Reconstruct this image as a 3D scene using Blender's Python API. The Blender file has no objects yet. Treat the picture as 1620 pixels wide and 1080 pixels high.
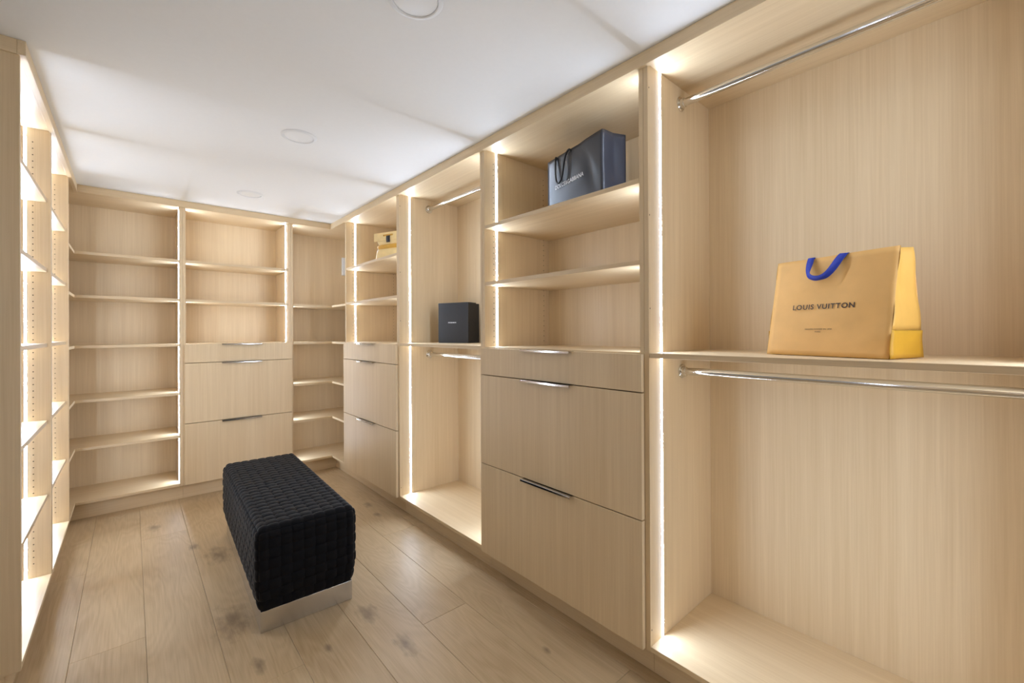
import bpy, bmesh, math, random
from mathutils import Matrix, Vector

random.seed(7)
S = bpy.context.scene
C = S.collection

# ---------------------------------------------------------------- camera
F_PX, YAW, PITCH, ROLL = 685.751, -0.7209, 0.0023, -0.0050
CAM_Z = 1.356
def make_camera():
    c, s = math.cos(YAW), math.sin(YAW)
    r = Vector((c, s, 0)); fw = Vector((-s, c, 0)); up = Vector((0, 0, 1))
    cp, sp = math.cos(PITCH), math.sin(PITCH)
    fw, up = fw * cp + up * sp, up * cp - fw * sp
    cr, sr = math.cos(ROLL), math.sin(ROLL)
    r, up = r * cr + up * sr, up * cr - r * sr
    cd = bpy.data.cameras.new('camera'); co = bpy.data.objects.new('camera', cd); C.objects.link(co)
    cd.sensor_fit = 'HORIZONTAL'; cd.sensor_width = 36.0
    cd.lens = F_PX / 1620 * 36.0
    cd.shift_y = -16.19 / 1620
    cd.clip_start = 0.02
    m = Matrix((r, up, -fw)).transposed().to_4x4(); m.translation = (0, 0, CAM_Z)
    co.matrix_world = m
    S.camera = co
make_camera()

# ---------------------------------------------------------------- light, exposure
W = bpy.data.worlds.new('world'); S.world = W; W.use_nodes = True
W.node_tree.nodes['Background'].inputs[0].default_value = (1, 1, 1, 1)
W.node_tree.nodes['Background'].inputs[1].default_value = 0.05
LED_STRENGTH = 98.0
LED_COLOR = (0.88, 1.05, 1.32)
S.view_settings.view_transform = 'Standard'
S.view_settings.look = 'None'
S.view_settings.gamma = 1.0
S.view_settings.use_curve_mapping = False
S.view_settings.exposure = 0.0
S.cycles.caustics_reflective = False
S.cycles.caustics_refractive = False

# ---------------------------------------------------------------- main dimensions (metres)
XR, XRB = 1.504, 2.029           # right run: carcass front, inner back
XL, XLB = -0.307, -0.707         # left run
YB, YBB = 4.433, 4.893           # back run
T = 0.0195                       # board thickness
ZK, ZB0, ZB = 0.12, 0.12, 0.139  # toe kick top, bottom board
ZT0, ZT1 = 2.392, 2.411          # top board
ZC = 2.44                        # ceiling
LEVELS = (0.53, 0.876, 1.274, 1.640, 1.960)

# ---------------------------------------------------------------- materials
M = {}
def new_mat(name):
    m = bpy.data.materials.new(name); m.use_nodes = True
    nt = m.node_tree; b = nt.nodes['Principled BSDF']; M[name] = m
    return m, nt, b
def N(nt, typ, **kw):
    n = nt.nodes.new(typ)
    for k, v in kw.items(): setattr(n, k, v)
    return n
def math_node(nt, op, a, b=None, c=None, clamp=False):
    n = N(nt, 'ShaderNodeMath', operation=op); n.use_clamp = clamp
    for i, v in enumerate((a, b, c)):
        if v is None: continue
        if isinstance(v, (int, float)): n.inputs[i].default_value = v
        else: nt.links.new(v, n.inputs[i])
    return n.outputs[0]
def ramp(nt, fac, stops):
    n = N(nt, 'ShaderNodeValToRGB'); e = n.color_ramp.elements
    while len(e) < len(stops): e.new(0.5)
    for el, (p, c) in zip(e, stops): el.position = p; el.color = (*c, 1)
    nt.links.new(fac, n.inputs[0]); return n.outputs[0]
def mixc(nt, fac, a, b, mode='MIX'):
    n = N(nt, 'ShaderNodeMix', data_type='RGBA', blend_type=mode)
    if isinstance(fac, (int, float)): n.inputs[0].default_value = fac
    else: nt.links.new(fac, n.inputs[0])
    for sock, v in ((n.inputs[6], a), (n.inputs[7], b)):
        if isinstance(v, tuple): sock.default_value = (*v, 1)
        else: nt.links.new(v, sock)
    return n.outputs[2]

def veneer(name, axis, light, dark, rough=0.42):
    """straight-grained oak veneer, grain along the given axis"""
    m, nt, b = new_mat(name); L = nt.links
    tc = N(nt, 'ShaderNodeTexCoord'); oi = N(nt, 'ShaderNodeObjectInfo')
    off = N(nt, 'ShaderNodeCombineXYZ')
    k = math_node(nt, 'MULTIPLY', oi.outputs['Random'], 13.7)
    for i in range(3): L.new(k, off.inputs[i])
    add = N(nt, 'ShaderNodeVectorMath', operation='ADD')
    L.new(tc.outputs['Object'], add.inputs[0]); L.new(off.outputs[0], add.inputs[1])
    def noise(across, along, detail, rg=0.55, dist=0.0):
        mp = N(nt, 'ShaderNodeMapping')
        mp.inputs['Scale'].default_value = [along if i == axis else across for i in range(3)]
        L.new(add.outputs[0], mp.inputs[0])
        n = N(nt, 'ShaderNodeTexNoise'); n.inputs['Scale'].default_value = 1.0
        n.inputs['Detail'].default_value = detail; n.inputs['Roughness'].default_value = rg
        n.inputs['Distortion'].default_value = dist
        L.new(mp.outputs[0], n.inputs[0]); return n.outputs['Fac']
    fine = noise(210, 3.0, 3)
    med = noise(38, 0.7, 3, dist=0.3)
    wide = noise(7, 0.5, 2)
    # veneer leaves: a tone per leaf
    sep = N(nt, 'ShaderNodeSeparateXYZ'); L.new(add.outputs[0], sep.inputs[0])
    o = [i for i in range(3) if i != axis]
    h = math_node(nt, 'ADD', sep.outputs[o[0]], sep.outputs[o[1]])
    leaf = math_node(nt, 'FLOOR', math_node(nt, 'DIVIDE', h, 0.17))
    wn = N(nt, 'ShaderNodeTexWhiteNoise', noise_dimensions='1D'); L.new(leaf, wn.inputs['W'])
    f = math_node(nt, 'ADD', math_node(nt, 'MULTIPLY', fine, 0.42), math_node(nt, 'MULTIPLY', med, 0.40))
    f = math_node(nt, 'ADD', f, math_node(nt, 'MULTIPLY', wide, 0.18))
    f = math_node(nt, 'ADD', f, math_node(nt, 'MULTIPLY', math_node(nt, 'SUBTRACT', wn.outputs['Value'], 0.5), 0.07))
    col = ramp(nt, f, [(0.30, dark), (0.50, tuple(0.5 * (a + c) for a, c in zip(dark, light))), (0.66, light)])
    L.new(col, b.inputs['Base Color'])
    b.inputs['Roughness'].default_value = rough
    b.inputs['Specular IOR Level'].default_value = 0.35
    bp = N(nt, 'ShaderNodeBump'); bp.inputs['Strength'].default_value = 0.10; bp.inputs['Distance'].default_value = 0.0006
    L.new(fine, bp.inputs['Height']); L.new(bp.outputs[0], b.inputs['Normal'])
    return m
OAK_L, OAK_D = (0.81, 0.635, 0.408), (0.69, 0.515, 0.305)
for i, a in enumerate('xyz'):
    veneer('oak_' + a, i, OAK_L, OAK_D)
OAK = [M['oak_x'], M['oak_y'], M['oak_z']]

def plain(name, col, rough=0.5, metal=0.0, spec=0.5, coat=0.0, noise=None, sheen=0.0):
    m, nt, b = new_mat(name)
    b.inputs['Base Color'].default_value = (*col, 1)
    b.inputs['Roughness'].default_value = rough; b.inputs['Metallic'].default_value = metal
    b.inputs['Specular IOR Level'].default_value = spec
    b.inputs['Coat Weight'].default_value = coat
    if sheen:
        b.inputs['Sheen Weight'].default_value = sheen; b.inputs['Sheen Roughness'].default_value = 0.35
    if noise:
        sc, amt, bump = noise
        tc = N(nt, 'ShaderNodeTexCoord'); n = N(nt, 'ShaderNodeTexNoise')
        n.inputs['Scale'].default_value = sc; n.inputs['Detail'].default_value = 4
        nt.links.new(tc.outputs['Object'], n.inputs[0])
        lo = tuple(c * (1 - amt) for c in col); hi = tuple(min(1, c * (1 + amt)) for c in col)
        nt.links.new(ramp(nt, n.outputs['Fac'], [(0.3, lo), (0.7, hi)]), b.inputs['Base Color'])
        if bump:
            bp = N(nt, 'ShaderNodeBump'); bp.inputs['Strength'].default_value = bump; bp.inputs['Distance'].default_value = 0.002
            nt.links.new(n.outputs['Fac'], bp.inputs['Height']); nt.links.new(bp.outputs[0], b.inputs['Normal'])
    return m
plain('ceiling_paint', (0.91, 0.91, 0.905), 0.9, noise=(60, 0.006, 0.02))
plain('wall_paint', (0.85, 0.845, 0.83), 0.9, noise=(60, 0.01, 0.02))
plain('white_plastic', (0.88, 0.88, 0.87), 0.4)
plain('white_enamel', (0.84, 0.84, 0.835), 0.6)
plain('chrome', (0.74, 0.73, 0.71), 0.13, 1.0, noise=(9, 0.02, 0))
plain('brushed_steel', (0.50, 0.48, 0.455), 0.12, 1.0, noise=(30, 0.05, 0))
plain('polished_plinth', (0.66, 0.645, 0.62), 0.27, 1.0, noise=(6, 0.05, 0))
plain('velvet', (0.0042, 0.0042, 0.006), 0.75, spec=0.15, sheen=0.16, noise=(400, 0.25, 0.15))
plain('core_black', (0.004, 0.004, 0.005), 0.9)
plain('hole_dark', (0.10, 0.065, 0.035), 0.8)
plain('tan_paper', (0.78, 0.44, 0.145), 0.55, spec=0.3, noise=(14, 0.05, 0.05))
plain('amber_paper', (0.74, 0.42, 0.095), 0.5, spec=0.3, noise=(14, 0.06, 0.05))
plain('saffron_paper', (0.64, 0.34, 0.03), 0.5, spec=0.3, noise=(14, 0.05, 0.05))
plain('blue_ribbon', (0.012, 0.035, 0.36), 0.6, noise=(200, 0.15, 0.1))
plain('ink_brown', (0.035, 0.016, 0.010), 0.6)
plain('black_paper', (0.032, 0.033, 0.042), 0.34, spec=0.5, noise=(8, 0.1, 0.08))
plain('black_cord', (0.004, 0.004, 0.005), 0.6)
plain('silver_print', (0.80, 0.80, 0.80), 0.4)
plain('box_black', (0.007, 0.007, 0.0085), 0.45, noise=(30, 0.15, 0.03))
plain('cream_paper', (0.76, 0.56, 0.25), 0.5, noise=(20, 0.05, 0.06))
plain('amber_lining', (0.62, 0.34, 0.05), 0.5, noise=(20, 0.08, 0.06))
plain('tag_black', (0.008, 0.008, 0.011), 0.5)
def led_material():
    m, nt, b = new_mat('led_diffuser')
    b.inputs['Base Color'].default_value = (0.9, 0.9, 0.9, 1)
    b.inputs['Emission Color'].default_value = (*LED_COLOR, 1)
    b.inputs['Emission Strength'].default_value = LED_STRENGTH
    return m
led_material()
plain('led_channel', (0.75, 0.75, 0.75), 0.5)

KNOTS = [(0.857, 2.042, .050), (0.892, 1.735, .045), (0.634, 1.930, .020), (0.400, 3.197, .075), (0.36, 2.41, .085),
         (0.30, 3.42, .040), (1.40, 3.32, .035), (1.38, 3.10, .030), (0.388, 2.02, .035), (0.90, 2.50, .025),
         (0.12, 3.95, .045), (1.13, 3.6, .035), (1.33, 1.30, .016)]
def floor_material():
    m, nt, b = new_mat('oak_floor'); L = nt.links
    tc = N(nt, 'ShaderNodeTexCoord'); oi = N(nt, 'ShaderNodeObjectInfo')
    off = N(nt, 'ShaderNodeCombineXYZ')
    k = math_node(nt, 'MULTIPLY', oi.outputs['Random'], 37.0)
    L.new(k, off.inputs[1]); L.new(math_node(nt, 'MULTIPLY', k, 0.6), off.inputs[0])
    add = N(nt, 'ShaderNodeVectorMath', operation='ADD'); L.new(tc.outputs['Object'], add.inputs[0]); L.new(off.outputs[0], add.inputs[1])
    def noise(sx, sy, detail, dist=0.0):
        mp = N(nt, 'ShaderNodeMapping'); mp.inputs['Scale'].default_value = (sx, sy, 1)
        L.new(add.outputs[0], mp.inputs[0])
        n = N(nt, 'ShaderNodeTexNoise'); n.inputs['Scale'].default_value = 1; n.inputs['Detail'].default_value = detail
        n.inputs['Distortion'].default_value = dist
        L.new(mp.outputs[0], n.inputs[0]); return n.outputs['Fac']
    fig = noise(5.5, 0.9, 2, 0.4)                       # large cathedral figure: rings of a smooth field
    rings = math_node(nt, 'SINE', math_node(nt, 'MULTIPLY', fig, 95.0))
    rings = math_node(nt, 'MULTIPLY_ADD', rings, 0.5, 0.5)
    fine = noise(160, 5, 3); blotch = noise(4, 1.6, 2)
    f = math_node(nt, 'ADD', math_node(nt, 'MULTIPLY', rings, 0.085), math_node(nt, 'MULTIPLY', fine, 0.40))
    f = math_node(nt, 'ADD', f, math_node(nt, 'MULTIPLY', blotch, 0.50))
    f = math_node(nt, 'ADD', f, math_node(nt, 'MULTIPLY', math_node(nt, 'SUBTRACT', oi.outputs['Random'], 0.5), 0.14))
    col = ramp(nt, f, [(0.26, (0.45, 0.315, 0.175)), (0.48, (0.565, 0.415, 0.245)), (0.70, (0.66, 0.50, 0.31))])
    # knots in the boards
    sep = N(nt, 'ShaderNodeSeparateXYZ'); L.new(tc.outputs['Object'], sep.inputs[0])
    wob = math_node(nt, 'MULTIPLY', math_node(nt, 'SUBTRACT', noise(34, 14, 4), 0.5), 1.9)
    tot = None
    for x, y, r in KNOTS:
        dx = math_node(nt, 'DIVIDE', math_node(nt, 'SUBTRACT', sep.outputs[0], x), r)
        dy = math_node(nt, 'DIVIDE', math_node(nt, 'SUBTRACT', sep.outputs[1], y), r * 2.0)
        d = math_node(nt, 'SQRT', math_node(nt, 'ADD', math_node(nt, 'MULTIPLY', dx, dx), math_node(nt, 'MULTIPLY', dy, dy)))
        d = math_node(nt, 'ADD', d, wob)
        v = math_node(nt, 'SUBTRACT', 1.0, d, clamp=True)
        tot = v if tot is None else math_node(nt, 'MAXIMUM', tot, v)
    col = mixc(nt, math_node(nt, 'MULTIPLY', tot, 0.72, clamp=True), col, (0.20, 0.14, 0.09))
    L.new(col, b.inputs['Base Color'])
    b.inputs['Roughness'].default_value = 0.43
    b.inputs['Specular IOR Level'].default_value = 0.35
    bp = N(nt, 'ShaderNodeBump'); bp.inputs['Strength'].default_value = 0.08; bp.inputs['Distance'].default_value = 0.0008
    L.new(fine, bp.inputs['Height']); L.new(bp.outputs[0], b.inputs['Normal'])
floor_material()

# ---------------------------------------------------------------- helpers
def link(name, me, mat, parent=None, label=None):
    o = bpy.data.objects.new(name, me); C.objects.link(o)
    if mat is not None and not me.materials: me.materials.append(mat)
    if parent is not None: o.parent = parent
    if label: o['label'] = label
    return o
def thing(name, label, cat, loc, rz=0.0, group=None):
    o = bpy.data.objects.new(name, None); C.objects.link(o)
    o.empty_display_size = 0.1
    o.location = loc; o.rotation_euler = (0, 0, rz)
    o['label'] = label; o['category'] = cat
    if group: o['group'] = group
    return o
def tag(o, label, cat, group=None):
    o['label'] = label; o['category'] = cat
    if group: o['group'] = group
    return o
def mesh_from_bm(name, bm, smooth=False):
    me = bpy.data.meshes.new(name); bm.normal_update(); bm.to_mesh(me); bm.free()
    if smooth:
        for p in me.polygons: p.use_smooth = True
    return me
def prism_bm(poly, z0, z1):
    bm = bmesh.new()
    lo = [bm.verts.new((x, y, z0)) for x, y in poly]; hi = [bm.verts.new((x, y, z1)) for x, y in poly]
    n = len(poly)
    bm.faces.new(lo[::-1]); bm.faces.new(hi)
    for i in range(n): bm.faces.new((lo[i], lo[(i + 1) % n], hi[(i + 1) % n], hi[i]))
    bmesh.ops.recalc_face_normals(bm, faces=bm.faces[:])
    return bm
def box_bm(x0, x1, y0, y1, z0, z1, bev=0.0, seg=1):
    bm = prism_bm([(x0, y0), (x1, y0), (x1, y1), (x0, y1)], z0, z1)
    if bev: bmesh.ops.bevel(bm, geom=bm.edges[:], offset=bev, segments=seg, affect='EDGES', profile=0.5)
    return bm
def board(name, th, x0, x1, y0, y1, z0, z1, mat, bev=0.0008, seg=1, label=None):
    """a box given in world coordinates, as a part of the thing th (an Empty or a part of it)"""
    b = base_of(th)
    bm = box_bm(x0 - b[0], x1 - b[0], y0 - b[1], y1 - b[1], z0 - b[2], z1 - b[2], bev, seg)
    return link(name, mesh_from_bm(name, bm), mat, th, label)
def base_of(o):
    while o.parent is not None: o = o.parent
    return o.location if o.type == 'EMPTY' else Vector((0, 0, 0))
def slab(name, th, poly, z0, z1, mat, bev=0.0008):
    b = base_of(th)
    bm = prism_bm([(x - b[0], y - b[1]) for x, y in poly], z0 - b[2], z1 - b[2])
    if bev: bmesh.ops.bevel(bm, geom=bm.edges[:], offset=bev, segments=1, affect='EDGES')
    return link(name, mesh_from_bm(name, bm), mat, th)
def cyl_bm(bm, p0, p1, r, seg=24, cap=True):
    p0, p1 = Vector(p0), Vector(p1); d = (p1 - p0).normalized()
    a = d.orthogonal().normalized(); c = d.cross(a)
    A = [bm.verts.new(p0 + (a * math.cos(t) + c * math.sin(t)) * r) for t in (2 * math.pi * i / seg for i in range(seg))]
    B = [bm.verts.new(p1 + (a * math.cos(t) + c * math.sin(t)) * r) for t in (2 * math.pi * i / seg for i in range(seg))]
    for i in range(seg): bm.faces.new((A[i], A[(i + 1) % seg], B[(i + 1) % seg], B[i]))
    if cap: bm.faces.new(A[::-1]); bm.faces.new(B)
def lathe_bm(prof, origin, axis, seg=32):
    """profile (radius, height) turned about an axis"""
    bm = bmesh.new(); o = Vector(origin); d = Vector(axis).normalized(); a = d.orthogonal().normalized(); c = d.cross(a)
    rings = [[bm.verts.new(o + d * h + (a * math.cos(t) + c * math.sin(t)) * r) for t in (2 * math.pi * i / seg for i in range(seg))] for r, h in prof]
    for A, B in zip(rings, rings[1:]):
        for i in range(seg): bm.faces.new((A[i], A[(i + 1) % seg], B[(i + 1) % seg], B[i]))
    bm.faces.new(rings[0][::-1]); bm.faces.new(rings[-1])
    bmesh.ops.recalc_face_normals(bm, faces=bm.faces[:])
    return bm
def smooth_by_angle(me, ang=0.6):
    for p in me.polygons: p.use_smooth = True
    me.set_sharp_from_angle(angle=ang)
def text_part(name, th, s, size, mat, mtx, sx=1.0, spacing=1.0, bold=0.0, shear=0.0):
    cu = bpy.data.curves.new(name, 'FONT'); cu.body = s; cu.size = size; cu.align_x = 'CENTER'; cu.align_y = 'CENTER'
    cu.space_character = spacing; cu.offset = bold; cu.extrude = 0.0001; cu.resolution_u = 4; cu.shear = shear
    tmp = bpy.data.objects.new('tmp', cu); C.objects.link(tmp)
    bpy.context.view_layer.update()
    me = bpy.data.meshes.new_from_object(tmp.evaluated_get(bpy.context.evaluated_depsgraph_get()))
    bpy.data.objects.remove(tmp); bpy.data.curves.remove(cu)
    me.transform(mtx @ Matrix.Diagonal((sx, 1, 1, 1)))
    me.name = name; me.materials.clear()
    return link(name, me, mat, th)

# ---------------------------------------------------------------- the room
def structure(name, bm, mat):
    o = link(name, mesh_from_bm(name, bm), mat); o['kind'] = 'structure'; return o
X0, X1, Y0, Y1 = -0.73, 2.055, -1.10, 4.92
XW = -1.66                       # the room is wider beside the camera
structure('wall_right', box_bm(X1, X1 + 0.1, Y0, Y1 + 0.1, 0, ZC), M['wall_paint'])
structure('wall_left', prism_bm([(X0, Y1 + 0.1), (X0 - 0.1, Y1 + 0.1), (X0 - 0.1, 2.525), (XW - 0.1, 2.525), (XW - 0.1, Y0), (XW, Y0), (XW, 2.425), (X0, 2.425)], 0, ZC), M['wall_paint'])
structure('wall_back', box_bm(X0, X1, Y1, Y1 + 0.1, 0, ZC), M['wall_paint'])
structure('wall_front', box_bm(XW - 0.1, X1 + 0.1, Y0 - 0.1, Y0, 0, ZC), OAK[2])
structure('ceiling', box_bm(XW - 0.1, X1 + 0.1, Y0 - 0.1, Y1 + 0.1, ZC, ZC + 0.1), M['ceiling_paint'])
floor = structure('floor', box_bm(XW, X1, Y0, Y1, -0.06, -0.015), M['oak_floor'])
SEAMS = [-1.66, -1.414, -1.17, -0.926, -0.683, -0.44, -0.196, 0.046, 0.289, 0.531, 0.773, 1.016, 1.259, 1.502, 1.745]
JOINTS = {-0.44: [0.4, 1.7, 3.44], -0.196: [0.9, 2.55], 0.046: [-0.1, 1.75, 3.75], 0.289: [0.2, 1.905], 0.531: [0.9, 2.6],
          0.773: [-0.3, 1.25, 3.1], 1.016: [0.1, 1.793, 3.9], 1.259: [1.0, 2.75], 1.502: [0.5, 2.1]}
for a, b_ in zip(SEAMS, SEAMS[1:]):
    ys = [Y0] + JOINTS.get(a, [0.3 + 0.9 * abs(math.sin(9 * a))]) + [4.62 if a > -0.5 else 2.42]
    for y0, y1 in zip(ys, ys[1:]):
        bm = box_bm(a + 0.0004, b_ - 0.0004, y0 + 0.0004, y1 - 0.0004, -0.015, 0.0)
        top = [e for e in bm.edges if all(v.co.z > -0.001 for v in e.verts)]
        bmesh.ops.bevel(bm, geom=top, offset=0.0012, segments=1, affect='EDGES')
        link('plank', mesh_from_bm('plank', bm), M['oak_floor'], floor)

# ceiling trim strips over the cabinets
structure('trim_1', box_bm(1.490, 1.512, -0.114, YB + 0.02, 2.386, ZC - 0.0005, 0.001), OAK[1])
structure('trim_2', box_bm(-0.290, 1.4895, 4.416, 4.438, 2.387, ZC - 0.0005, 0.001), OAK[0])
structure('trim_3', box_bm(-0.312, -0.290, 2.385, YB + 0.02, 2.386, ZC - 0.0005, 0.001), OAK[1])
structure('trim_4', box_bm(-0.725, -0.3125, 2.385, 2.407, 2.386, ZC - 0.0005, 0.001), OAK[0])

# ---------------------------------------------------------------- cabinet parts
LED_W, LED_SET, LED_TILT = 0.0095, 0.088, math.radians(12)
def led(th, axis, face, sgn, front, inward, z0, z1):
    """slim angled profile on a side panel, its diffuser turned a little towards the room;
    axis = normal axis of the panel, face = its surface, sgn = the way it faces"""
    m = front + inward * LED_SET
    f0, f1 = m - inward * LED_W / 2, m + inward * LED_W / 2          # front and rear edge
    lo, hi = 0.0006, 0.0006 + LED_W * math.tan(LED_TILT)
    prof = [(f0, face), (f1, face), (f1, face + sgn * hi), (f0, face + sgn * lo)]
    if axis == 'x': prof = [(b, a) for a, b in prof]
    o = slab('led_strip', th, prof, z0, z1, M['led_diffuser'], 0)
    o.data.materials.append(M['led_channel'])
    c = Vector((0, sgn)) if axis == 'y' else Vector((sgn, 0))
    d = Vector((-inward, 0)) if axis == 'y' else Vector((0, -inward))
    n = c * math.cos(LED_TILT) + d * math.sin(LED_TILT)
    for p in o.data.polygons:
        p.material_index = 0 if p.normal.xy.dot(n) > 0.99 else 1
    o['label'] = 'white glowing strip'
    return o
def pin_holes(th, axis, face, sgn, us, z0, z1):
    b = base_of(th); bm = bmesh.new()
    n = int((z1 - z0) / 0.032)
    for u in us:
        for i in range(n):
            z = z0 + 0.032 * i
            p = Vector((u, face, z)) if axis == 'y' else Vector((face, u, z))
            d = Vector((0, sgn, 0)) if axis == 'y' else Vector((sgn, 0, 0))
            cyl_bm(bm, p - Vector(b), p - Vector(b) + d * 0.0004, 0.0028, 8)
    o = link('shelf_pin_holes', mesh_from_bm('shelf_pin_holes', bm), M['hole_dark'], th)
    o['kind'] = 'stuff'
def drawer_r(th, y0, y1, z0, z1, hl):
    d = board('drawer', th, 1.484, XR - 0.0008, y0, y1, z0, z1, OAK[2], 0.0013, 2)
    m = (y0 + y1) / 2
    pull(d, th, (1.484, m, z1), hl, 'y')
def drawer_b(th, x0, x1, z0, z1, hl):
    d = board('drawer', th, x0, x1, 4.413, YB - 0.0008, z0, z1, OAK[2], 0.0013, 2)
    pull(d, th, ((x0 + x1) / 2, 4.413, z1), hl, 'x')
def pull(d, th, p, ln, run):
    """slim metal edge pull hooked over the top of a drawer front"""
    b = base_of(th); q = Vector(p) - Vector(b)
    prof = [(0.012, 0.0), (0.012, 0.0018), (-0.020, 0.0018), (-0.022, 0.0002), (-0.022, -0.0085), (-0.0198, -0.0085), (-0.0198, 0.0)]
    bm = bmesh.new(); ends = []
    for s in (-ln / 2, ln / 2):
        ends.append([bm.verts.new((q.x + o, q.y + s, q.z + h) if run == 'y' else (q.x + s, q.y + o, q.z + h)) for o, h in prof])
    n = len(prof)
    for i in range(n): bm.faces.new((ends[0][i], ends[0][(i + 1) % n], ends[1][(i + 1) % n], ends[1][i]))
    bm.faces.new(ends[0]); bm.faces.new(ends[1])
    bmesh.ops.recalc_face_normals(bm, faces=bm.faces[:])
    link('handle', mesh_from_bm('handle', bm), M['brushed_steel'], d, 'slim brushed metal edge pull')
def rod(th, x, z, y0, y1):
    b = Vector(base_of(th)); bm = bmesh.new()
    cyl_bm(bm, Vector((x, y0 + 0.004, z)) - b, Vector((x, y1 - 0.004, z)) - b, 0.0155, 32)
    me = mesh_from_bm('hanging_rod', bm); smooth_by_angle(me)
    r = link('hanging_rod', me, M['chrome'], th, 'polished chrome rail')
    for y, s in ((y0, 1), (y1, -1)):
        fm = lathe_bm([(0.030, 0), (0.030, 0.003), (0.027, 0.006), (0.0205, 0.007), (0.0195, 0.02), (0.016, 0.0215)], Vector((x, y, z)) - b, (0, s, 0))
        fme = mesh_from_bm('flange', fm); smooth_by_angle(fme)
        link('flange', fme, M['chrome'], r)
def carcass_r(th, y0, y1):
    """right run: sides, bottom, top, back, toe kick. outer faces at y0 < y1"""
    board('side_panel', th, XR, XRB, y0, y0 + T, ZB0, ZT1, OAK[2])
    board('side_panel', th, XR, XRB, y1 - T, y1, ZB0, ZT1, OAK[2])
    board('bottom_panel', th, XR, XRB, y0 + T, y1 - T, ZB0, ZB, OAK[1])
    board('top_panel', th, XR, XRB, y0 + T, y1 - T, ZT0, ZT1, OAK[1])
    board('back_panel', th, XRB, XRB + 0.012, y0, y1, ZB0, ZT1, OAK[2])
    board('toe_kick', th, 1.562, 1.578, y0, y1, 0.0, ZB0, OAK[1])

# ---------------------------------------------------------------- right run
G = 0.0004
def hanging_cabinet(y0, y1, label, zs):
    th = thing('hanging_cabinet', label, 'wardrobe', (XR, (y0 + y1) / 2, 0), group='cabinets of the right-hand run')
    carcass_r(th, y0, y1)
    a, b = y0 + T, y1 - T
    board('shelf', th, XR + 0.001, XRB, a + 0.0015, b - 0.0015, zs - 0.0195, zs, OAK[1])
    for z in (1.188, 2.323): rod(th, 1.760, z, a, b)
    for f, s in ((a, 1), (b, -1)):
        for z0, z1 in ((ZB, zs - 0.0195), (zs, ZT0)): led(th, 'y', f, s, XR, 1, z0, z1)
    bm = bmesh.new(); o = Vector(base_of(th))
    for z in (0.200, 1.446, 1.809, 2.304):
        p = Vector((XR + 0.009, b, z)) - o; cyl_bm(bm, p, p - Vector((0, 0.0005, 0)), 0.0026, 10)
    link('screw_holes', mesh_from_bm('screw_holes', bm), M['hole_dark'], th)['kind'] = 'stuff'
    return th
def drawer_cabinet_r(y0, y1, label):
    th = thing('drawer_cabinet', label, 'drawer cabinet', (XR, (y0 + y1) / 2, 0), group='cabinets of the right-hand run')
    carcass_r(th, y0, y1)
    a, b = y0 + T, y1 - T
    board('counter_panel', th, XR + 0.001, XRB, a, b, 1.2545, 1.274, OAK[1])
    for z in (1.640, 1.961): board('shelf', th, XR + 0.002, XRB, a + 0.0015, b - 0.0015, z - 0.0195, z, OAK[1])
    for z0, z1 in ((0.123, 0.6195), (0.6238, 1.1163), (1.1205, 1.2680)): drawer_r(th, y0 + 0.0018, y1 - 0.0018, z0, z1, 0.325)
    for f, s in ((a, 1), (b, -1)):
        for z0, z1 in ((1.274, 1.6205), (1.640, 1.9415), (1.961, ZT0)): led(th, 'y', f, s, XR, 1, z0, z1)
        pin_holes(th, 'y', f, s, (XR + 0.066, XRB - 0.05), 1.30, 2.36)
    return th
hanging_cabinet(-0.114, 0.9295 - G, 'tall open oak hanging bay nearest the camera, orange paper bag on its shelf', 1.273)
drawer_cabinet_r(0.9295 + G, 1.9635 - G, 'oak cabinet with three wide drawers, black shopping bag on its upper shelf')
hanging_cabinet(1.9635 + G, 3.0055 - G, 'open oak hanging bay between two drawer cabinets, black box on its shelf', 1.279)
drawer_cabinet_r(3.0055 + G, 4.0700 - G, 'farther oak drawer cabinet of the right run, beside the corner shelves')

# ---------------------------------------------------------------- back run
th = thing('drawer_cabinet', 'oak drawer cabinet with two open shelves in the middle of the back wall', 'drawer cabinet', (0.722, YB, 0))
x0, x1 = 0.3172 + G, 1.1275 - G; a, b = x0 + T, x1 - T
board('side_panel', th, x0, a, YB, YBB, ZB0, ZT1, OAK[2]); board('side_panel', th, b, x1, YB, YBB, ZB0, ZT1, OAK[2])
board('bottom_panel', th, a, b, YB, YBB, ZB0, ZB, OAK[0]); board('top_panel', th, a, b, YB, YBB, ZT0, ZT1, OAK[0])
board('back_panel', th, x0, x1, YBB, YBB + 0.012, ZB0, ZT1, OAK[2]); board('toe_kick', th, x0, x1, 4.491, 4.507, 0, ZB0, OAK[0])
board('counter_panel', th, a, b, YB + 0.001, YBB, 1.2545, 1.274, OAK[0])
for z in (1.640, 1.960): board('shelf', th, a + 0.0015, b - 0.0015, YB + 0.002, YBB, z - 0.0195, z, OAK[0])
for z0, z1 in ((0.123, 0.6195), (0.6238, 1.1135), (1.1177, 1.2700)): drawer_b(th, x0 + 0.0088, x1 + 0.0088 - 0.0018, z0, z1, 0.30)
for f, s in ((a, 1), (b, -1)):
    for z0, z1 in ((1.274, 1.6205), (1.640, 1.9405), (1.960, ZT0)): led(th, 'x', f, s, YB, 1, z0, z1)

def corner_unit(th, outer, back, top_poly, shelves):
    for z in shelves: slab('shelf', th, outer, z - 0.0195, z, OAK[0])
    slab('bottom_panel', th, outer, ZB0, ZB, OAK[0]); slab('top_panel', th, outer, ZT0, ZT1, OAK[0])
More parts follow.
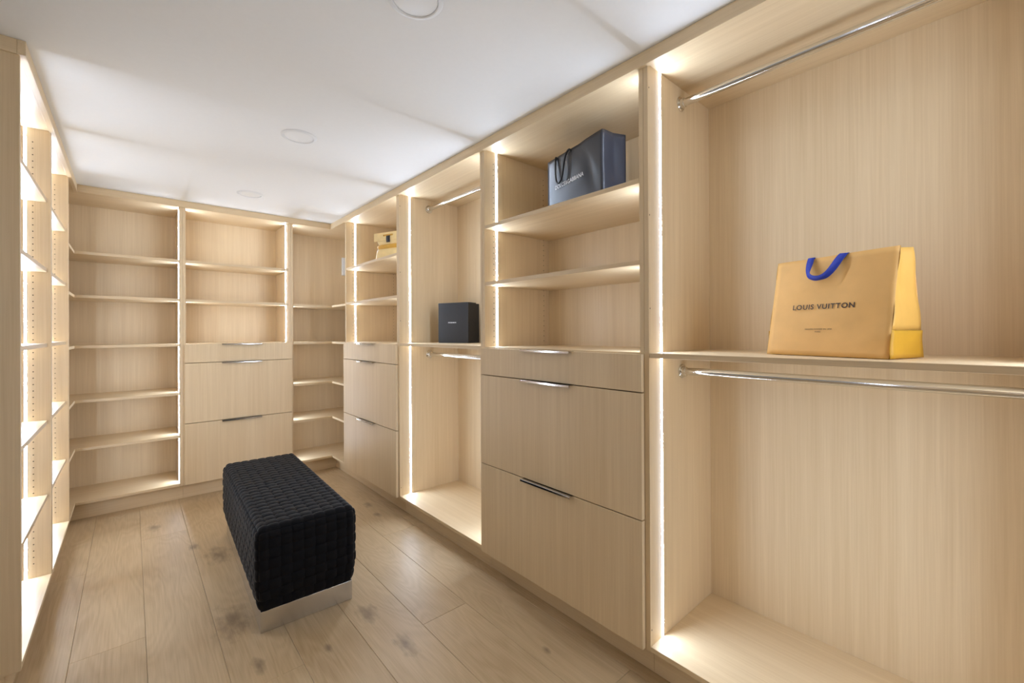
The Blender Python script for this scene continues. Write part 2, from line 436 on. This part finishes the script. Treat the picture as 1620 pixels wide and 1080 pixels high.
# right corner
th = thing('corner_shelf_unit', 'oak corner shelf unit at the far right, with a tall open space on top', 'shelf unit', (1.53, YB, 0))
px0 = 1.1275 + G; pa = px0 + T
R_POLY = [(pa + 0.0015, YB), (XR, YB), (XR, 4.0705), (XRB, 4.0705), (XRB, YBB), (pa + 0.0015, YBB)]
corner_unit(th, R_POLY, None, None, (0.530, 0.878, 1.272, 1.632))
board('side_panel', th, px0, pa, YB, YBB, ZB0, ZT1, OAK[2])
board('back_panel', th, px0, XRB, YBB, YBB + 0.012, ZB0, ZT1, OAK[2])
board('back_panel', th, XRB, XRB + 0.012, 4.0705, YBB + 0.012, ZB0, ZT1, OAK[2])
board('toe_kick', th, px0, 1.562, 4.491, 4.507, 0, ZB0, OAK[0]); board('toe_kick', th, 1.562, 1.578, 4.0705, 4.507, 0, ZB0, OAK[1])
zz = [ZB, 0.530, 0.878, 1.272, 1.632, ZT0 + 0.0195]
for z0, z1 in zip(zz, zz[1:]): led(th, 'x', pa, 1, YB, 1, z0, z1 - 0.0195)
# left corner
th = thing('corner_shelf_unit', 'oak corner shelf unit at the far left, five shelves with a lit right edge', 'shelf unit', (-0.2, YB, 0))
px1 = 0.3172 - G; pb = px1 - T
L_POLY = [(XLB, 4.0645), (XL, 4.0645), (XL, YB), (pb - 0.0015, YB), (pb - 0.0015, YBB), (XLB, YBB)]
corner_unit(th, L_POLY, None, None, (0.530, 0.878, 1.274, 1.642, 1.960))
board('side_panel', th, pb, px1, YB, YBB, ZB0, ZT1, OAK[2])
board('back_panel', th, XLB, px1, YBB, YBB + 0.012, ZB0, ZT1, OAK[2])
board('back_panel', th, XLB - 0.012, XLB, 4.0645, YBB + 0.012, ZB0, ZT1, OAK[2])
board('toe_kick', th, -0.348, px1, 4.491, 4.507, 0, ZB0, OAK[0]); board('toe_kick', th, -0.364, -0.348, 4.0645, 4.507, 0, ZB0, OAK[1])
zz = [ZB, 0.530, 0.878, 1.274, 1.642, 1.960, ZT0 + 0.0195]
for z0, z1 in zip(zz, zz[1:]): led(th, 'x', pb, -1, YB, 1, z0, z1 - 0.0195)

# ---------------------------------------------------------------- left run
L_SHELVES = (0.545, 0.922, 1.312, 1.692, 2.046)
def shelf_unit_l(y0, y1, label, end, dx=0.0):
    XL, XLB = -0.307 + dx, -0.707 + dx
    th = thing('shelf_unit', label, 'shelf unit', (XL, (y0 + y1) / 2, 0), group='shelf units of the left-hand run')
    board('side_panel', th, XLB, XL, y0, y0 + T, ZB0, ZT1, OAK[2])
    board('side_panel', th, XLB, XL, y1 - T, y1, ZB0, ZT1, OAK[2])
    a, b = y0 + T, y1 - T
    board('bottom_panel', th, XLB, XL, a, b, ZB0, ZB, OAK[1]); board('top_panel', th, XLB, XL, a, b, ZT0, ZT1, OAK[1])
    board('back_panel', th, XLB - 0.012, XLB, y0, y1, ZB0, ZT1, OAK[2])
    board('toe_kick', th, XL - 0.057, XL - 0.041, y0 + (0.012 if end else 0), y1, 0, ZB0, OAK[1])
    if end: board('toe_kick', th, XLB, XL - 0.057, y0 + 0.012, y0 + 0.028, 0, ZB0, OAK[0])
    for z in L_SHELVES: board('shelf', th, XLB, XL - 0.013, a + 0.0015, b - 0.0015, z - 0.0195, z, OAK[1])
    zz = [ZB] + list(L_SHELVES) + [ZT0 + 0.0195]
    for f, s in ((a, 1), (b, -1)):
        for z0, z1 in zip(zz, zz[1:]): led(th, 'y', f, s, XL, -1, z0, z1 - 0.0195)
        pin_holes(th, 'y', f, s, (XL - 0.062,), 0.21, 2.36)
shelf_unit_l(2.395, 3.2345 - G, 'tall oak shelf unit at the left edge with a plain closed end panel', True)
shelf_unit_l(3.2345 + G, 4.064, 'narrow-looking oak shelf unit between the left end unit and the corner', False)
shelf_unit_l(-0.33, 0.733, 'tall oak shelf unit with lit shelves on the left wall beside the camera', False, -0.92)

# ---------------------------------------------------------------- ceiling lights
for y, lab in ((1.262, 'round white recessed ceiling light cut by the top edge, nearest the camera'),
               (2.565, 'round white recessed ceiling light, the middle one of three'),
               (3.868, 'round white recessed ceiling light, farthest, near the back wall')):
    th = thing('ceiling_light', lab, 'ceiling light', (0.698, y, ZC), group='round recessed ceiling lights')
    bm = bmesh.new(); prof = [(0.072, -0.0005), (0.072, -0.005), (0.075, -0.0075), (0.084, -0.006), (0.090, -0.002), (0.090, -0.0005)]
    rings = [[bm.verts.new((r * math.cos(t), r * math.sin(t), h)) for t in (2 * math.pi * i / 48 for i in range(48))] for r, h in prof]
    for A, B in zip(rings, rings[1:] + rings[:1]):
        for i in range(48): bm.faces.new((A[i], A[(i + 1) % 48], B[(i + 1) % 48], B[i]))
    bmesh.ops.recalc_face_normals(bm, faces=bm.faces[:])
    me = mesh_from_bm('trim_ring', bm); smooth_by_angle(me); link('trim_ring', me, M['white_enamel'], th)
    me = mesh_from_bm('diffuser', lathe_bm([(0.0712, -0.0005), (0.0712, -0.003), (0.066, -0.004), (0.001, -0.0045)], (0, 0, 0), (0, 0, 1), 48))
    smooth_by_angle(me); link('diffuser', me, M['white_plastic'], th)

# ---------------------------------------------------------------- ottoman
def ottoman():
    th = thing('ottoman', 'black woven strap ottoman on a polished metal plinth, standing on the floor', 'ottoman', (0.665, 2.852, 0), math.radians(-2.2))
    bw, bl, bh = 0.409, 1.272, 0.0965
    bm = box_bm(-bw / 2, bw / 2, -bl / 2, bl / 2, 0.0, bh, 0.002, 2)
    link('plinth', mesh_from_bm('plinth', bm), M['polished_plinth'], th, 'polished metal plinth')
    hw, hl, z0, z1 = 0.224, 0.652, 0.100, 0.472      # strap centre surface
    bm = box_bm(-hw + 0.030, hw - 0.030, -hl + 0.030, hl - 0.030, bh + 0.0005, z1 - 0.012, 0.035, 4)
    me = mesh_from_bm('cushion', bm); smooth_by_angle(me); link('cushion', me, M['core_black'], th)
    NX, NY, NZ = 9, 26, 8
    px, py = 2 * hw / NX, 2 * hl / NY; pz = (z1 - z0) / NZ
    xs = [-hw + px * (j + .5) for j in range(NX)]; ys = [-hl + py * (k + .5) for k in range(NY)]
    zs = [z1 - pz * (i + .5) for i in range(NZ)]
    amp = 0.0042
    def rounded(poly, rads, closed):
        """polyline with rounded corners -> dense points"""
        out = []; n = len(poly)
        for i, p in enumerate(poly):
            if not closed and i in (0, n - 1): out.append(Vector(p)); continue
            a, c = Vector(poly[i - 1]), Vector(poly[(i + 1) % n]); p = Vector(p); r = rads[i]
            u, v = (a - p).normalized(), (c - p).normalized()
            for t in range(7):
                f = t / 6; A = p + u * r * (1 - f); B = p + v * r * f
                # quadratic curve through the corner
                out.append((p + u * r) * (1 - f) ** 2 + p * 2 * f * (1 - f) + (p + v * r) * f ** 2)
        return out
    RX, RY, RZ = 0.036, 0.036, 0.056
    def soft(q):
        """round the edges of the woven box"""
        q = Vector(q)
        t = max(0.0, (z0 + 0.12 - q.z) / 0.12) ** 2                # tucked in above the plinth
        q.x *= 1 - 0.085 * t; q.y *= 1 - 0.024 * t
        i = Vector((max(-hw + RX, min(hw - RX, q.x)), max(-hl + RY, min(hl - RY, q.y)), min(z1 - RZ, q.z)))
        d = q - i; e = (d.x / RX, d.y / RY, d.z / RZ)
        n = math.sqrt(sum(c * c for c in e)); m = max(abs(c) for c in e)
        return i + d * (m / n) if n > 1e-9 else q
    def strap(name, pts2, closed, to3, nodes, width):
        """pts2: path in 2D; to3(p2, w) -> 3D; nodes: list of (2D point, sign)"""
        P = []
        n = len(pts2); rng = range(n if closed else n - 1)
        for i in rng:
            a, b = pts2[i], pts2[(i + 1) % n]; d = (b - a).length; m = max(1, int(d / 0.0085))
            for t in range(m): P.append(a.lerp(b, t / m))
        if not closed: P.append(pts2[-1])
        cum = [0.0]
        for a, b in zip(P, P[1:]): cum.append(cum[-1] + (b - a).length)
        total = cum[-1] + ((P[0] - P[-1]).length if closed else 0)
        nd = []
        for q, sg in nodes:
            i = min(range(len(P)), key=lambda i: (P[i] - q).length_squared); nd.append((cum[i], sg))
        nd.sort()
        if closed: nd = [(nd[-1][0] - total, nd[-1][1])] + nd + [(nd[0][0] + total, nd[0][1])]
        else: nd = [(-1, nd[0][1])] + nd + [(total + 1, nd[-1][1])]
        bm = bmesh.new(); rows = []
        NW = 6
        for i, p in enumerate(P):
            s = cum[i]; off = 0
            for (sa, ga), (sb, gb) in zip(nd, nd[1:]):
                if sa <= s <= sb:
                    f = (s - sa) / max(1e-9, sb - sa)
                    f = 0.5 - 0.5 * math.cos(math.pi * min(1, max(0, (f - 0.18) / 0.64)))
                    off = ga + (gb - ga) * f; break
            if closed: t = (P[(i + 1) % len(P)] - P[i - 1])
            else: t = (P[min(i + 1, len(P) - 1)] - P[max(i - 1, 0)])
            nrm = Vector((t.y, -t.x)).normalized()
            row = []
            for w in range(NW + 1):
                c = 2 * w / NW - 1
                crown = 0.0030 * (1 - c * c * c * c) - 0.0016
                row.append(bm.verts.new(soft(to3(p + nrm * (amp * off + crown), c * width / 2))))
            rows.append(row)
        for i in range(len(rows) - (0 if closed else 1)):
            A, B = rows[i], rows[(i + 1) % len(rows)]
            for w in range(NW): bm.faces.new((A[w], A[w + 1], B[w + 1], B[w]))
        me = mesh_from_bm(name, bm, True); return link(name, me, M['velvet'], th)
    R = 0.008; lo = z0 - 0.004
    sg = lambda n: 1 if n % 2 == 0 else -1
    # straps along the length: up the near end, over the top, down the far end  (path in (y, z))
    for j in range(NX):
        path = rounded([(hl - 0.004, lo), (hl, z1), (-hl, z1), (-hl + 0.004, lo)], [0, R, R, 0], False)
        nodes = [(Vector((ys[k], z1)), sg(j + k)) for k in range(NY)]
        nodes += [(Vector((-hl, zs[i])), sg(j - 1 - i)) for i in range(NZ)] + [(Vector((hl, zs[i])), sg(j + NY + i)) for i in range(NZ)]
        strap('strap', path, False, lambda p, w, x=xs[j]: (x + w, p.x, p.y), nodes, px * 0.96)
    # straps across: (path in (x, z))
    for k in range(NY):
        path = rounded([(hw - 0.004, lo), (hw, z1), (-hw, z1), (-hw + 0.004, lo)], [0, R, R, 0], False)
        nodes = [(Vector((xs[j], z1)), -sg(j + k)) for j in range(NX)]
        nodes += [(Vector((-hw, zs[i])), -sg(k - 1 - i)) for i in range(NZ)] + [(Vector((hw, zs[i])), -sg(k + NX + i)) for i in range(NZ)]
        strap('strap', path, False, lambda p, w, y=ys[k]: (p.x, y + w, p.y), nodes, py * 0.96)
    # straps around: (path in (x, y))
    for i in range(NZ):
        path = rounded([(hw, -hl), (-hw, -hl), (-hw, hl), (hw, hl)], [0.008] * 4, True)
        path = path[::-1]
        path = [p for p in path]
        nodes = [(Vector((xs[j], -hl)), -sg(j - 1 - i)) for j in range(NX)] + [(Vector((xs[j], hl)), -sg(j + NY + i)) for j in range(NX)]
        nodes += [(Vector((-hw, ys[k])), sg(k - 1 - i)) for k in range(NY)] + [(Vector((hw, ys[k])), sg(k + NX + i)) for k in range(NY)]
        strap('strap', path, True, lambda p, w, z=zs[i]: (p.x, p.y, z + w), nodes, pz * 0.96)
ottoman()

# ---------------------------------------------------------------- paper bags and box
def sheet(name, th, corners, mat, nu=16, nv=14, bump=0.0, fn=None, label=None, thick=0.0006):
    """thin paper panel between four corners (bl, br, tr, tl) with slight creasing"""
    bl, br, tr, tl = [Vector(c) for c in corners]
    n = (br - bl).cross(tl - bl).normalized(); bm = bmesh.new(); g = []
    for j in range(nv + 1):
        r = []
        for i in range(nu + 1):
            u, v = i / nu, j / nv
            p = bl.lerp(br, u).lerp(tl.lerp(tr, u), v)
            o = bump * (math.sin(7.1 * u + 3.3 * v + 1.7 * math.sin(5 * v)) * 0.6 + math.sin(13 * v - 6 * u) * 0.4) * math.sin(math.pi * u) ** 0.5 * min(1, 4 * v)
            if fn: o += fn(u, v)
            r.append(bm.verts.new(p + n * o))
        g.append(r)
    for j in range(nv):
        for i in range(nu): bm.faces.new((g[j][i], g[j][i + 1], g[j + 1][i + 1], g[j + 1][i]))
    o = link(name, mesh_from_bm(name, bm, True), mat, th, label)
    md = o.modifiers.new('paper', 'SOLIDIFY'); md.thickness = thick; md.offset = -1
    return o
def tube(name, th, pts, r, mat, seg=10, label=None):
    pts = [Vector(p) for p in pts]; bm = bmesh.new(); rings = []; a = None
    for i, p in enumerate(pts):
        d = (pts[min(i + 1, len(pts) - 1)] - pts[max(i - 1, 0)]).normalized()
        a = (d.orthogonal() if a is None else a - d * a.dot(d)).normalized(); c = d.cross(a)
        rings.append([bm.verts.new(p + (a * math.cos(t) + c * math.sin(t)) * r) for t in (2 * math.pi * k / seg for k in range(seg))])
    for A, B in zip(rings, rings[1:]):
        for k in range(seg): bm.faces.new((A[k], A[(k + 1) % seg], B[(k + 1) % seg], B[k]))
    bm.faces.new(rings[0][::-1]); bm.faces.new(rings[-1])
    return link(name, mesh_from_bm(name, bm, True), mat, th, label)
def spline(keys, n=8):
    """Catmull-Rom through key tuples"""
    out = []; K = [keys[0]] + list(keys) + [keys[-1]]
    for i in range(1, len(K) - 2):
        a, b, c, d = K[i - 1:i + 3]
        for t in range(n):
            t /= n
            out.append(tuple(0.5 * (2 * q + (r - p) * t + (2 * p - 5 * q + 4 * r - s) * t * t + (3 * q - p - 3 * r + s) * t ** 3) for p, q, r, s in zip(a, b, c, d)))
    out.append(tuple(keys[-1])); return out
def ribbon(name, th, keys, mat, label=None, thick=0.0012):
    """keys: (x, y, z, wx, wy, wz): centre and half-width vector"""
    bm = bmesh.new(); rows = []
    for k in spline(keys, 8):
        p, w = Vector(k[:3]), Vector(k[3:]); rows.append([bm.verts.new(p - w), bm.verts.new(p), bm.verts.new(p + w)])
    for A, B in zip(rows, rows[1:]):
        for i in range(2): bm.faces.new((A[i], A[i + 1], B[i + 1], B[i]))
    o = link(name, mesh_from_bm(name, bm, True), mat, th, label)
    md = o.modifiers.new('cloth', 'SOLIDIFY'); md.thickness = thick; md.offset = 0
    return o
def face_matrix(w_mid, origin, up):
    """text placed on a panel: x along local +x, y along up"""
    x = Vector((1, 0, 0)); u = Vector(up).normalized(); n = x.cross(u)
    m = Matrix((x, u, n)).transposed().to_4x4(); m.translation = origin; return m

def orange_bag():
    fl, fr, br = Vector((1.709, 0.564, 0)), Vector((1.601, 0.218, 0)), Vector((1.781, 0.161, 0))
    w, d, h = 0.362, 0.188, 0.327
    ctr = (fl + br) / 2
    th = thing('paper_bag', 'large orange-tan paper shopping bag with blue ribbon handle, on the nearest shelf', 'shopping bag', (ctr.x, ctr.y, 1.2738), math.radians(-107.3), 'designer paper shopping bags')
    hw, hd, td = w / 2, d / 2, 0.028
    z = 0.0012
    tf, tb = -td, td + 0.012
    xt = hw
    fbl, fbr, ftr, ftl = (-hw, -hd, z), (hw, -hd, z), (xt, tf, h), (-xt, tf, h)
    sheet('front_panel', th, (fbl, fbr, ftr, ftl), M['tan_paper'], 22, 18, 0.0022,
          fn=lambda u, v: -0.010 * max(0, u - .82) / .18 * max(0, .22 - v) / .22 * min(1, 9 * v) * 1.6)
    sheet('back_panel', th, ((hw, hd, z), (-hw, hd, z), (-xt, tb, h), (xt, tb, h)), M['tan_paper'], 12, 12, 0.0015)
    zl = 0.082; f = zl / h
    fy = -hd + (tf + hd) * f; by = hd + (tb - hd) * f
    for s in (1, -1):
        fold = lambda u, v: -0.020 * (1 - abs(2 * u - 1)) * (0.15 + 0.85 * v) + 0.0025 * math.sin(9 * v)
        q = ((s * hw, fy, zl), (s * hw, by, zl), (s * xt, tb, h), (s * xt, tf, h))
        lowq = ((s * (hw + 0.0006), -hd, z), (s * (hw + 0.0006), hd, z), (s * (hw + 0.0006), by, zl), (s * (hw + 0.0006), fy, zl))
        if s < 0:
            q = (q[1], q[0], q[3], q[2]); lowq = (lowq[1], lowq[0], lowq[3], lowq[2])
        sheet('gusset', th, q, M['amber_paper'], 10, 14, 0, fold, 'folded side gusset')
        sheet('gusset_fold', th, lowq, M['saffron_paper'], 8, 6, 0.0, fn=lambda u, v: 0.0035 * (1 - min(1, abs(u - v) * 3)), label='bright yellow folded lower side')
        # bright yellow band inside the upper gusset
    sheet('base', th, ((-hw, -hd, z), (-hw, hd, z), (hw, hd, z), (hw, -hd, z)), M['saffron_paper'], 2, 2)
    up = Vector((0, tf + hd, h)).normalized(); nrm = Vector((1, 0, 0)).cross(up) 
    P = lambda u, v, o=0.0: Vector((-hw + w * u, -hd, z)).lerp(Vector((-hw + w * u, tf, h)), v) + nrm * o
    text_part('lettering', th, 'LOUIS VUITTON', 0.0235, M['ink_brown'], face_matrix(0, P(0.468, 0.486, 0.0032), up), 1.0, 1.12, 0.00035)
    text_part('lettering', th, 'MAISON FONDÉE EN 1854', 0.0062, M['ink_brown'], face_matrix(0, P(0.455, 0.262, 0.0030), up), 1.0, 1.15)
    text_part('lettering', th, 'PARIS', 0.0062, M['ink_brown'], face_matrix(0, P(0.455, 0.236, 0.0030), up), 1.0, 1.15)
    def key(u, v, o, wu, wv, wo):
        p = P(u, v, o); ww = Vector((1, 0, 0)) * wu + up * wv + nrm * wo
        return (*p, *ww)
    hwd = 0.0105
    keys = [key(0.322, 0.985, -0.004, hwd, 0, 0), key(0.322, 1.004, 0.002, hwd, 0, 0), key(0.325, 0.93, 0.010, hwd, 0, 0), key(0.334, 0.855, 0.018, 0.009, 0.002, 0.003),
            key(0.352, 0.800, 0.022, 0.005, 0.006, 0.005), key(0.40, 0.768, 0.024, 0.001, 0.007, 0.005), key(0.455, 0.766, 0.024, -0.001, 0.007, 0.004),
            key(0.505, 0.792, 0.022, -0.004, 0.0085, 0.004), key(0.545, 0.860, 0.017, -0.0095, 0.006, 0.002), key(0.578, 0.95, 0.010, -0.012, 0.0035, 0), key(0.600, 1.004, 0.002, -0.0125, 0.001, 0), key(0.602, 0.985, -0.004, -0.0125, 0, 0)]
    ribbon('ribbon_handle', th, keys, M['blue_ribbon'], 'royal blue ribbon handle')
    Pb = lambda u, v, o: Vector((-hw + w * u, hd, z)).lerp(Vector((-hw + w * u, tb, h)), v) + Vector((0, o, 0))
    kb = [(*Pb(u, v, o), hwd, 0, 0) for u, v, o in ((0.33, 1.0, 0.003), (0.35, 0.86, 0.012), (0.46, 0.77, 0.015), (0.57, 0.86, 0.012), (0.60, 1.0, 0.003))]
    ribbon('ribbon_handle', th, kb, M['blue_ribbon'], 'royal blue ribbon handle')
orange_bag()

def black_bag():
    rz = math.radians(-103.1); w, d, h = 0.450, 0.140, 0.312
    X = Vector((math.cos(rz), math.sin(rz), 0)); Yv = Vector((-math.sin(rz), math.cos(rz), 0))
    corner = Vector((1.600, 1.197, 0)); ctr = corner - X * w / 2 + Yv * d / 2
    th = thing('paper_bag', 'glossy black paper shopping bag with cord handles, on the upper shelf', 'shopping bag', (ctr.x, ctr.y, 1.9615), rz, 'designer paper shopping bags')
    hw, hd, z = w / 2, d / 2, 0.0012
    dent = lambda u, v: -0.004 * math.exp(-((u - .60) / .10) ** 2) * max(0, v - .62) * 2.5 - 0.007 * math.exp(-((u - .80 + .25 * (v - .5)) / .07) ** 2) * (1 - abs(2 * v - 1))
    sheet('front_panel', th, ((-hw, -hd, z), (hw, -hd, z), (hw, -hd, h), (-hw, -hd, h)), M['black_paper'], 26, 18, 0.0012, dent)
    sheet('back_panel', th, ((hw, hd, z), (-hw, hd, z), (-hw, hd, h), (hw, hd, h)), M['black_paper'], 14, 10, 0.001)
    sheet('gusset', th, ((hw, -hd, z), (hw, hd, z), (hw, hd, h), (hw, -hd, h)), M['black_paper'], 12, 14, 0.0, lambda u, v: -0.014 * max(0, 1 - abs(u - .52) * 2.4) * (0.2 + .8 * v) + 0.003 * math.sin(6 * v + 4 * u) * math.sin(math.pi * u), 'creased side')
    sheet('gusset', th, ((-hw, hd, z), (-hw, -hd, z), (-hw, -hd, h), (-hw, hd, h)), M['black_paper'], 10, 10, 0.0, lambda u, v: -0.012 * (1 - abs(2 * u - 1)) * v)
    sheet('base', th, ((-hw, -hd, z), (-hw, hd, z), (hw, hd, z), (hw, -hd, z)), M['black_paper'], 2, 2)
    up = Vector((0, 0, 1))
    text_part('lettering', th, 'DOLCE&GABBANA', 0.0295, M['silver_print'], face_matrix(0, Vector((-hw + w * 0.43, -hd - 0.0026, 0.152)), up), 0.95, 1.02, 0.0002)
    pts = spline([(-hw + w * .19, -hd + 0.004, h - 0.020), (-hw + w * .192, -hd - 0.006, h - 0.004), (-hw + w * .20, -hd - 0.012, h * .80), (-hw + w * .225, -hd - 0.014, h * .58), (-hw + w * .285, -hd - 0.014, h * .525),
                  (-hw + w * .345, -hd - 0.014, h * .62), (-hw + w * .375, -hd - 0.012, h * .82), (-hw + w * .41, -hd - 0.008, h * .955), (-hw + w * .455, -hd - 0.005, h * .99), (-hw + w * .465, -hd + 0.004, h - 0.016)], 7)
    tube('cord_handle', th, pts, 0.0046, M['black_cord'], label='black cord handle')
    pts = spline([(-hw + w * .22, hd - 0.005, h - 0.016), (-hw + w * .24, hd + 0.006, h * .98), (-hw + w * .27, hd + 0.010, h * .7), (-hw + w * .36, hd + 0.011, h * .62), (-hw + w * .44, hd + 0.010, h * .75), (-hw + w * .48, hd + 0.005, h * .99), (-hw + w * .48, hd - 0.005, h - 0.016)], 7)
    tube('cord_handle', th, pts, 0.0046, M['black_cord'], label='black cord handle')
black_bag()

def black_box():
    rz = math.radians(-71.0); X = Vector((math.cos(rz), math.sin(rz), 0)); Yv = Vector((-math.sin(rz), math.cos(rz), 0))
    w, d, h = 0.272, 0.150, 0.296
    corner = Vector((1.823, 2.555, 0)); ctr = corner - X * w / 2 + Yv * d / 2
    th = thing('gift_box', 'black upright gift box with tiny white lettering, on the middle shelf', 'box', (ctr.x, ctr.y, 1.2795), rz)
    bm = box_bm(-w / 2 + 0.004, w / 2 - 0.004, -d / 2 + 0.016, d / 2, 0, h - 0.006, 0.0012)
    link('body', mesh_from_bm('body', bm), M['box_black'], th)
    bm = box_bm(-w / 2, w / 2, -d / 2, -d / 2 + 0.0155, 0, h, 0.0015)
    link('lid', mesh_from_bm('lid', bm), M['box_black'], th, 'hinged front lid')
    bm = box_bm(-w / 2, w / 2, -d / 2 + 0.0158, d / 2 - 0.045, h - 0.0055, h, 0.001)
    link('flap', mesh_from_bm('flap', bm), M['box_black'], th, 'overlapping top flap')
    text_part('lettering', th, 'DOLCE&GABBANA', 0.0105, M['silver_print'], face_matrix(0, Vector((-0.006, -d / 2 - 0.0004, h * 0.505)), (0, 0, 1)), 0.86, 0.95, 0.0002)
black_box()

def cream_bag():
    rz = math.radians(-68.6); X = Vector((math.cos(rz), math.sin(rz), 0)); Yv = Vector((-math.sin(rz), math.cos(rz), 0))
    w = 0.33
    left = Vector((1.600, 3.700, 0)); ctr = left + X * w / 2 + Yv * 0.06
    th = thing('paper_bag', 'folded cream paper carrier bag with slot handle and black tag, on the farther shelf', 'shopping bag', (ctr.x, ctr.y, 1.9615), rz, 'designer paper shopping bags')
    # sack body: stacked cross-sections (half width, half depth, y shift, height)
    def sack(name, secs, mat, label=None):
        bm = bmesh.new(); rings = []
        for hw, hd, ys, z in secs:
            ring = []
            for i in range(28):
                t = 2 * math.pi * i / 28; c, s = math.cos(t), math.sin(t)
                e = 0.45
                ring.append(bm.verts.new((hw * math.copysign(abs(c) ** e, c), ys + hd * math.copysign(abs(s) ** e, s), z)))
            rings.append(ring)
        for A, B in zip(rings, rings[1:]):
            for i in range(28): bm.faces.new((A[i], A[(i + 1) % 28], B[(i + 1) % 28], B[i]))
        bm.faces.new(rings[0][::-1]); bm.faces.new(rings[-1])
        me = mesh_from_bm(name, bm); smooth_by_angle(me, 0.7); return link(name, me, mat, th, label)
    sack('body', [(0.138, 0.055, 0, 0.001), (0.142, 0.058, 0, 0.03), (0.138, 0.056, 0, 0.08), (0.128, 0.050, 0, 0.120), (0.118, 0.040, 0.004, 0.138)], M['cream_paper'])
    sack('fold', [(0.118, 0.044, 0.0, 0.130), (0.124, 0.050, -0.006, 0.150), (0.120, 0.040, -0.006, 0.164), (0.118, 0.022, -0.004, 0.172)], M['amber_lining'], 'amber fold under the top band')
    sack('neck', [(0.117, 0.020, -0.004, 0.168), (0.128, 0.014, -0.012, 0.190), (0.140, 0.008, -0.020, 0.216)], M['cream_paper'])
    # stiff top band with an oblong slot
    H, y0, y1 = w / 2, -0.030, -0.0245
    zb, zt = 0.205, 0.276; sw, sz0, sz1 = 0.056, 0.242, 0.258
    bm = bmesh.new()
    for a, b, c, d in ((-H, H, zb, sz0), (-H, H, sz1, zt), (-H, -sw, sz0, sz1), (sw, H, sz0, sz1)):
        bb = box_bm(a, b, y0, y1, c, d); tmp = bpy.data.meshes.new('t'); bb.to_mesh(tmp); bb.free(); bm.from_mesh(tmp); bpy.data.meshes.remove(tmp)
    bmesh.ops.remove_doubles(bm, verts=bm.verts[:], dist=1e-5)
    link('top_band', mesh_from_bm('top_band', bm), M['cream_paper'], th, 'stiff top band with oblong slot')
    bm = box_bm(-sw - 0.004, sw + 0.004, y1 + 0.0005, y1 + 0.003, sz0 - 0.003, sz1 + 0.003)
    link('slot_lining', mesh_from_bm('slot_lining', bm), M['amber_lining'], th)
    ribbon('tag', th, [(0.004, y0 + 0.004, 0.246, 0.021, 0, 0), (0.004, y0 - 0.003, 0.240, 0.021, 0, 0), (0.005, y0 - 0.006, 0.215, 0.021, 0, 0), (0.007, y0 - 0.004, 0.186, 0.020, 0, 0)], M['tag_black'], 'black hanging tag')
cream_bag()

# ---------------------------------------------------------------- small white control box
th = thing('control_box', 'small white control box fixed high on the back panel of the right corner shelves', 'control box', (1.825, YBB, 2.0))
bm = box_bm(-0.057, 0.057, -0.026, -0.0005, 0.0, 0.197, 0.004, 2)
link('housing', mesh_from_bm('housing', bm), M['white_plastic'], th)
bm = box_bm(-0.048, 0.048, -0.0285, -0.026, 0.012, 0.185, 0.001)
link('cover', mesh_from_bm('cover', bm), M['white_plastic'], th)
